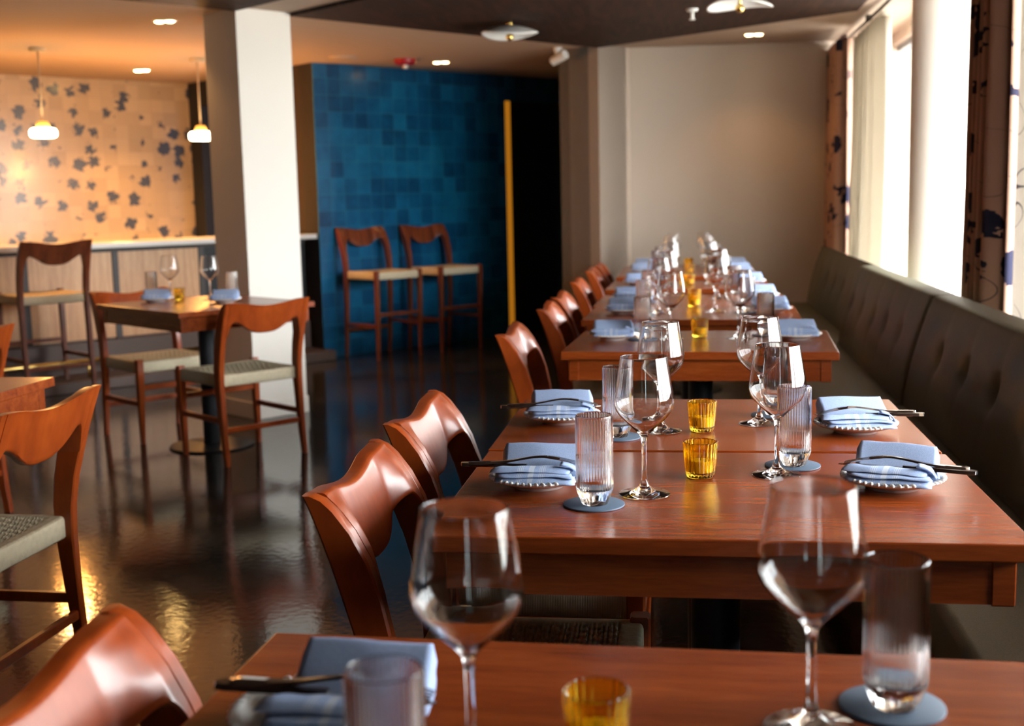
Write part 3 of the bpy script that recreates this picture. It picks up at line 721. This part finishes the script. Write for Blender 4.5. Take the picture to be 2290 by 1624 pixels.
def wine(x, y, w): place('wine', make_wine, (x, y, TZ), 0, 'clear stemmed wine glass on %s' % w, 'wine glass', 'clear wine glasses')
def tumb(x, y, w, coaster=True):
    if coaster: place('coaster', make_coaster, (x-.002, y+.004, TZ), 0, 'round slate-blue coaster on %s' % w, 'coaster', 'round coasters')
    place('tumbler', make_tumbler, (x, y, TZ+.0032), 0, 'ribbed highball glass on %s' % w, 'glass', 'ribbed highball glasses')
def votive(x, y, w):
    place('votive', make_votive, (x, y, TZ), 0, 'ribbed amber glass votive on %s' % w, 'candle holder', 'amber votives')
    place('candle', make_candle, (x, y, TZ+.0084), 0, 'small candle inside the amber votive on %s' % w, 'candle', 'small candles')

def tn(i, side): return '%s side of the %s window-row table' % ('chair' if side < 0 else 'bench', ordn[i])
def tc_(i): return 'the %s window-row table' % ordn[i]
# nearest table
wine(-.188, 1.022, tn(0, -1)); wine(.118, 1.118, tn(0, 1)); tumb(-.224, .862, tn(0, -1)); tumb(.203, 1.172, tn(0, 1)); votive(-.077, 1.040, tc_(0))
setting(-.345, 1.082, -.10, -1, tn(0, -1), 3, cut=(-.05, .03), nd=.030)
# second table
wine(-.064, 2.026, tn(1, -1)); wine(.166, 2.180, tn(1, 1)); tumb(-.142, 1.946, tn(1, -1)); tumb(.202, 2.250, tn(1, 1)); votive(.031, 2.158, tc_(1))
setting(-.250, 2.078, -.05, -1, tn(1, -1), 0, cut=(.02, -.05)); setting(.352, 2.095, -.34, 1, tn(1, 1), 1, cut=(-.06, .06))
# third
wine(-.046, 2.588, tn(2, -1)); wine(.166, 2.678, tn(2, 1)); tumb(-.134, 2.512, tn(2, -1)); tumb(.206, 2.775, tn(2, 1)); votive(.041, 2.590, tc_(2))
setting(-.268, 2.690, .04, -1, tn(2, -1), 2, cut=(.03, .03)); setting(.358, 2.592, .02, 1, tn(2, 1), 0, cut=(-.05, .03))
# fourth
wine(-.040, 4.290, tn(3, -1)); wine(.195, 4.300, tn(3, 1)); tumb(-.136, 4.262, tn(3, -1)); tumb(.29, 4.36, tn(3, 1)); votive(.061, 4.336, tc_(3))
setting(-.240, 4.275, 0, -1, tn(3, -1), 1, full=False); setting(.385, 4.250, -.05, 1, tn(3, 1), 2, full=False)
rnd = random.Random(4)
for i, (vx, vy, wl, wr, tl, tr, pl, pr_) in {
    4: (.053, 5.52, (-.10, 5.22), (.14, 5.28), (-.16, 5.12), (.27, 5.20), (-.245, 5.23), (.37, 5.22)),
    5: (.055, 5.70, (-.07, 5.84), (.17, 5.90), (-.16, 5.78), (.25, 6.02), (-.25, 5.86), (.37, 5.92)),
    6: (.040, 6.84, (-.06, 6.84), (.15, 6.92), (-.15, 6.76), (.24, 7.00), (-.245, 6.90), (.37, 6.86)),
    7: (.050, 7.86, (-.07, 7.86), (.16, 7.95), (-.16, 7.80), (.25, 8.02), (-.25, 7.95), (.36, 7.88)),
    8: (.045, 8.48, (-.055, 8.50), (.15, 8.56), (-.15, 8.42), (.24, 8.62), (-.25, 8.55), (.36, 8.50))}.items():
    votive(vx, vy, tc_(i)); wine(*wl, tn(i, -1)); wine(*wr, tn(i, 1)); tumb(*tl, tn(i, -1)); tumb(*tr, tn(i, 1))
    setting(*pl, rnd.uniform(-.05, .05), -1, tn(i, -1), i, full=False); setting(*pr_, rnd.uniform(-.05, .05), 1, tn(i, 1), i+1, full=False)
# small middle table
mw = 'small table by the white column'
wine(-2.735, 6.285, 'bar side of '+mw); wine(-2.475, 6.195, 'near side of '+mw)
tumb(-2.835, 6.27, 'bar side of '+mw, False); tumb(-2.345, 6.17, 'near side of '+mw, False)
votive(-2.650, 6.20, mw)
setting(-2.745, 6.12, .3, -1, 'bar side of '+mw, 4, full=False); setting(-2.335, 6.03, .2, 1, 'near side of '+mw, 5, full=False)

# ------------------------------------------------------------------ bar
bar = empty('bar_counter', BL, angA); tag(bar, 'long bar with pale top and tan wood front behind the tables at the left', 'bar')
LB = -5.1
MB().box((LB, 0, .962), (-.02, .62, 1.0), .006, 2).build('countertop', 'counter', bar)
MB().box((LB, .215, .30), (-.02, .58, .962)).build('carcass', 'bardark', bar)
divs = [-4.32, -3.64, -2.97, -2.30, -1.64, -.95]
ed = [LB]+divs+[-.90]
for a, b in zip(divs, divs[1:]): MB().box((a+.022, .200, .31), (b-.022, .217, .93), .002, 1).build('front_panel', 'barpanel', bar)
MB().box((LB, .200, .31), (divs[0]-.022, .217, .93), .002, 1).build('front_panel', 'barpanel', bar)
for a in divs: MB().box((a-.022, .190, .30), (a+.022, .217, .962)).build('divider', 'bardark', bar)
MB().box((divs[-1]+.022, .195, .12), (-.02, .217, .962)).build('end_panel', 'blackwall', bar)
MB().box((LB, .185, .93), (-.02, .215, .962)).build('top_rail', 'bardark', bar)
MB().box((LB, .150, .08), (-.02, .58, .30), .004, 1).build('plinth', 'barstep', bar)
MB().box((LB, -.20, 0), (-.02, .60, .08), .006, 1).build('foot_step', 'barstep', bar)
fr_ = MB().tube([(LB, -.10, .20), (-.6, -.10, .20)], .016, 16).build('foot_rail', 'brass', bar, smooth=True)
for x in (-4.6, -3.3, -2.02, -.9): MB().tube([(x, -.10, .20), (x, -.10, .08)], .010, 10).build('rail_post', 'brass', fr_, smooth=True)
st_ = MB().box((0, 0, 0), (4.8, .02, .02)).build('light_strip', 'strip'); st_.matrix_world = frameM(TB-A*4.9-B*.12, A, .90); tag(st_, 'warm light strip low behind the bar, washing the leaf tiles', 'light strip')
bb = MB().box((0, 0, 0), (4.95, .42, .88), .004, 1).build('back_counter', 'bardark'); bb.matrix_world = frameM(TB-A*5.0-B*.47, A, 0); tag(bb, 'low dark counter standing along the tiled wall behind the bar', 'counter')

# ------------------------------------------------------------------ lamps and ceiling fittings
def pend(x, y, lb):
    r = empty('pendant_lamp', (x, y, 0)); tag(r, lb, 'pendant lamp', 'pendant lamps over the bar')
    MB().lathe([(0, 1.735), (.070, 1.735), (.083, 1.740), (.090, 1.754), (.090, 1.776), (.083, 1.791), (.070, 1.797), (0, 1.797)], 40).build('lamp_shade', 'globe', r, smooth=True)
    MB().lathe([(0, 1.797), (.046, 1.797), (.044, 1.822), (.034, 1.843), (0, 1.848)], 28).build('cap', 'cap', r, smooth=True)
    MB().tube([(0, 0, 1.845), (0, 0, CEIL-.02)], .0065, 8).build('cord', 'cord', r, smooth=True)
    MB().lathe([(0, CEIL-.025), (.05, CEIL-.025), (.058, CEIL-.002), (0, CEIL-.002)], 28).build('canopy', 'cord', r, auto=True)
    l = bpy.data.lights.new('pendant_glow', 'POINT'); l.energy = 24; l.color = (1, .38, .07); l.shadow_soft_size = .09; l.specular_factor = .1
    lo = bpy.data.objects.new('pendant_glow', l); C.objects.link(lo); lo.parent = r; lo.location = (0, 0, 1.60)
pend(-4.36, 8.06, 'left pendant lamp with glowing round shade over the bar'); pend(-3.60, 9.00, 'right pendant lamp over the bar, beside the square column')
def down(x, y, lb, m, energy, rz=0):
    r = empty('downlight', (x, y, CEIL), rz); tag(r, lb, 'downlight', 'recessed downlights')
    MB().lathe([(0, -.004), (.070, -.004), (.074, -.001), (0, -.0005)], 32).build('trim_ring', 'white', r, auto=True)
    for s in (-1, 1): MB().lathe([(0, -.012), (.022, -.011), (.028, -.007), (.028, -.004), (0, -.004)], 24, (s*.032, 0, 0)).build('lens', m, r, smooth=True)
    l = bpy.data.lights.new('downlight_beam', 'SPOT'); l.energy = energy; l.color = (1, .50, .16); l.spot_size = 2.1; l.spot_blend = .6; l.specular_factor = .05; l.shadow_soft_size = .05
    lo = bpy.data.objects.new('downlight_beam', l); C.objects.link(lo); lo.parent = r; lo.location = (0, 0, -.03)
down(-3.04, 7.13, 'dim downlight in the orange-lit ceiling left of the square column', 'dl', 12)
down(-4.31, 9.60, 'brightest downlight, low in the orange ceiling near the tiled wall', 'dl_hot', 75)
down(-1.90, 9.84, 'downlight in front of the blue wall, right of the red alarm', 'dl', 5)
down(.50, 8.87, 'downlight above the far end of the bench and beige wall', 'dl', 5)
def saucer(x, y, lb, rz):
    r = empty('ceiling_lamp', (x, y, 0), rz); tag(r, lb, 'ceiling lamp', 'saucer ceiling lamps')
    bm_ = MB()
    def zf(rr, th): return 2.245 + .055*(1-(rr/.175)**2) + .014*(rr/.175)**2*math.cos(2*th)
    lo_, hi_ = [], []
    N = 48
    rows = []
    for rr in (.001, .03, .07, .11, .145, .168, .175): rows.append([(rr*math.cos(2*PI*k/N), rr*math.sin(2*PI*k/N), zf(rr, 2*PI*k/N)+.003) for k in range(N)])
    for rr in (.175, .165, .14, .10, .05, .001): rows.append([(rr*math.cos(2*PI*k/N), rr*math.sin(2*PI*k/N), zf(rr, 2*PI*k/N)-.004) for k in range(N)])
    bm_.loft(rows).build('lamp_shade', 'white', r, smooth=True)
    bm2 = MB(); bmesh.ops.create_uvsphere(bm2.bm, u_segments=20, v_segments=14, radius=.024, matrix=Matrix.Translation((0, 0, 2.232))); bm2.build('finial', 'brass', r, smooth=True)
    MB().tube([(0, 0, 2.24), (0, 0, 2.318)], .010, 12).build('stem', 'brass', r, smooth=True)
    bm3 = MB(); bmesh.ops.create_uvsphere(bm3.bm, u_segments=20, v_segments=14, radius=.020, matrix=Matrix.Translation((.0, 0, 2.312))); bm3.build('canopy', 'brass', r, smooth=True)
saucer(-1.045, 7.66, 'white saucer ceiling lamp with brass ball, hanging left of centre', .4)
saucer(.312, 6.87, 'white saucer ceiling lamp cut by the top edge of the photo', 1.2)
r = empty('fire_alarm', (-2.13, 9.56, 0)); tag(r, 'round red fire alarm on the ceiling before the blue wall', 'fire alarm')
MB().lathe([(0, CEIL-.045), (.06, CEIL-.045), (.085, CEIL-.03), (.088, CEIL), (0, CEIL)], 32).build('housing', 'red', r, auto=True)
MB().lathe([(0, CEIL-.075), (.018, CEIL-.07), (.024, CEIL-.045), (0, CEIL-.045)], 20).build('strobe', 'white', r, smooth=True)
tag(MB().lathe([(0, CEIL-.012), (.10, CEIL-.012), (.112, CEIL-.004), (.112, CEIL), (0, CEIL)], 40, (-2.55, 9.28, 0)).build('ceiling_speaker', 'ceil', auto=True), 'flat pale ceiling speaker beside the red alarm', 'speaker')
r = empty('security_camera', (-.90, 9.20, 0)); tag(r, 'small white security camera under the ceiling by the beige stub wall', 'security camera')
MB().tube([(.06, -.04, CEIL-.055), (-.04, .03, CEIL-.095)], .034, 20).build('camera_body', 'white', r, auto=True)
MB().lathe([(0, CEIL-.05), (.02, CEIL-.05), (.035, CEIL), (0, CEIL)], 20).build('mount', 'white', r, auto=True)
MB().tube([(-.04, .03, CEIL-.095), (-.048, .036, CEIL-.098)], .028, 20).build('lens', 'black', r, auto=True)
r = empty('sprinkler', (.064, 7.43, 0)); tag(r, 'small sprinkler head on the dark wooden ceiling', 'sprinkler')
MB().lathe([(0, 2.306), (.03, 2.306), (.036, 2.318), (0, 2.318)], 24).build('escutcheon', 'white', r, auto=True)
MB().tube([(0, 0, 2.31), (0, 0, 2.262)], .010, 10).build('nozzle', 'white', r, smooth=True)
MB().lathe([(0, 2.258), (.018, 2.258), (.018, 2.262), (0, 2.262)], 18).build('deflector', 'white', r)
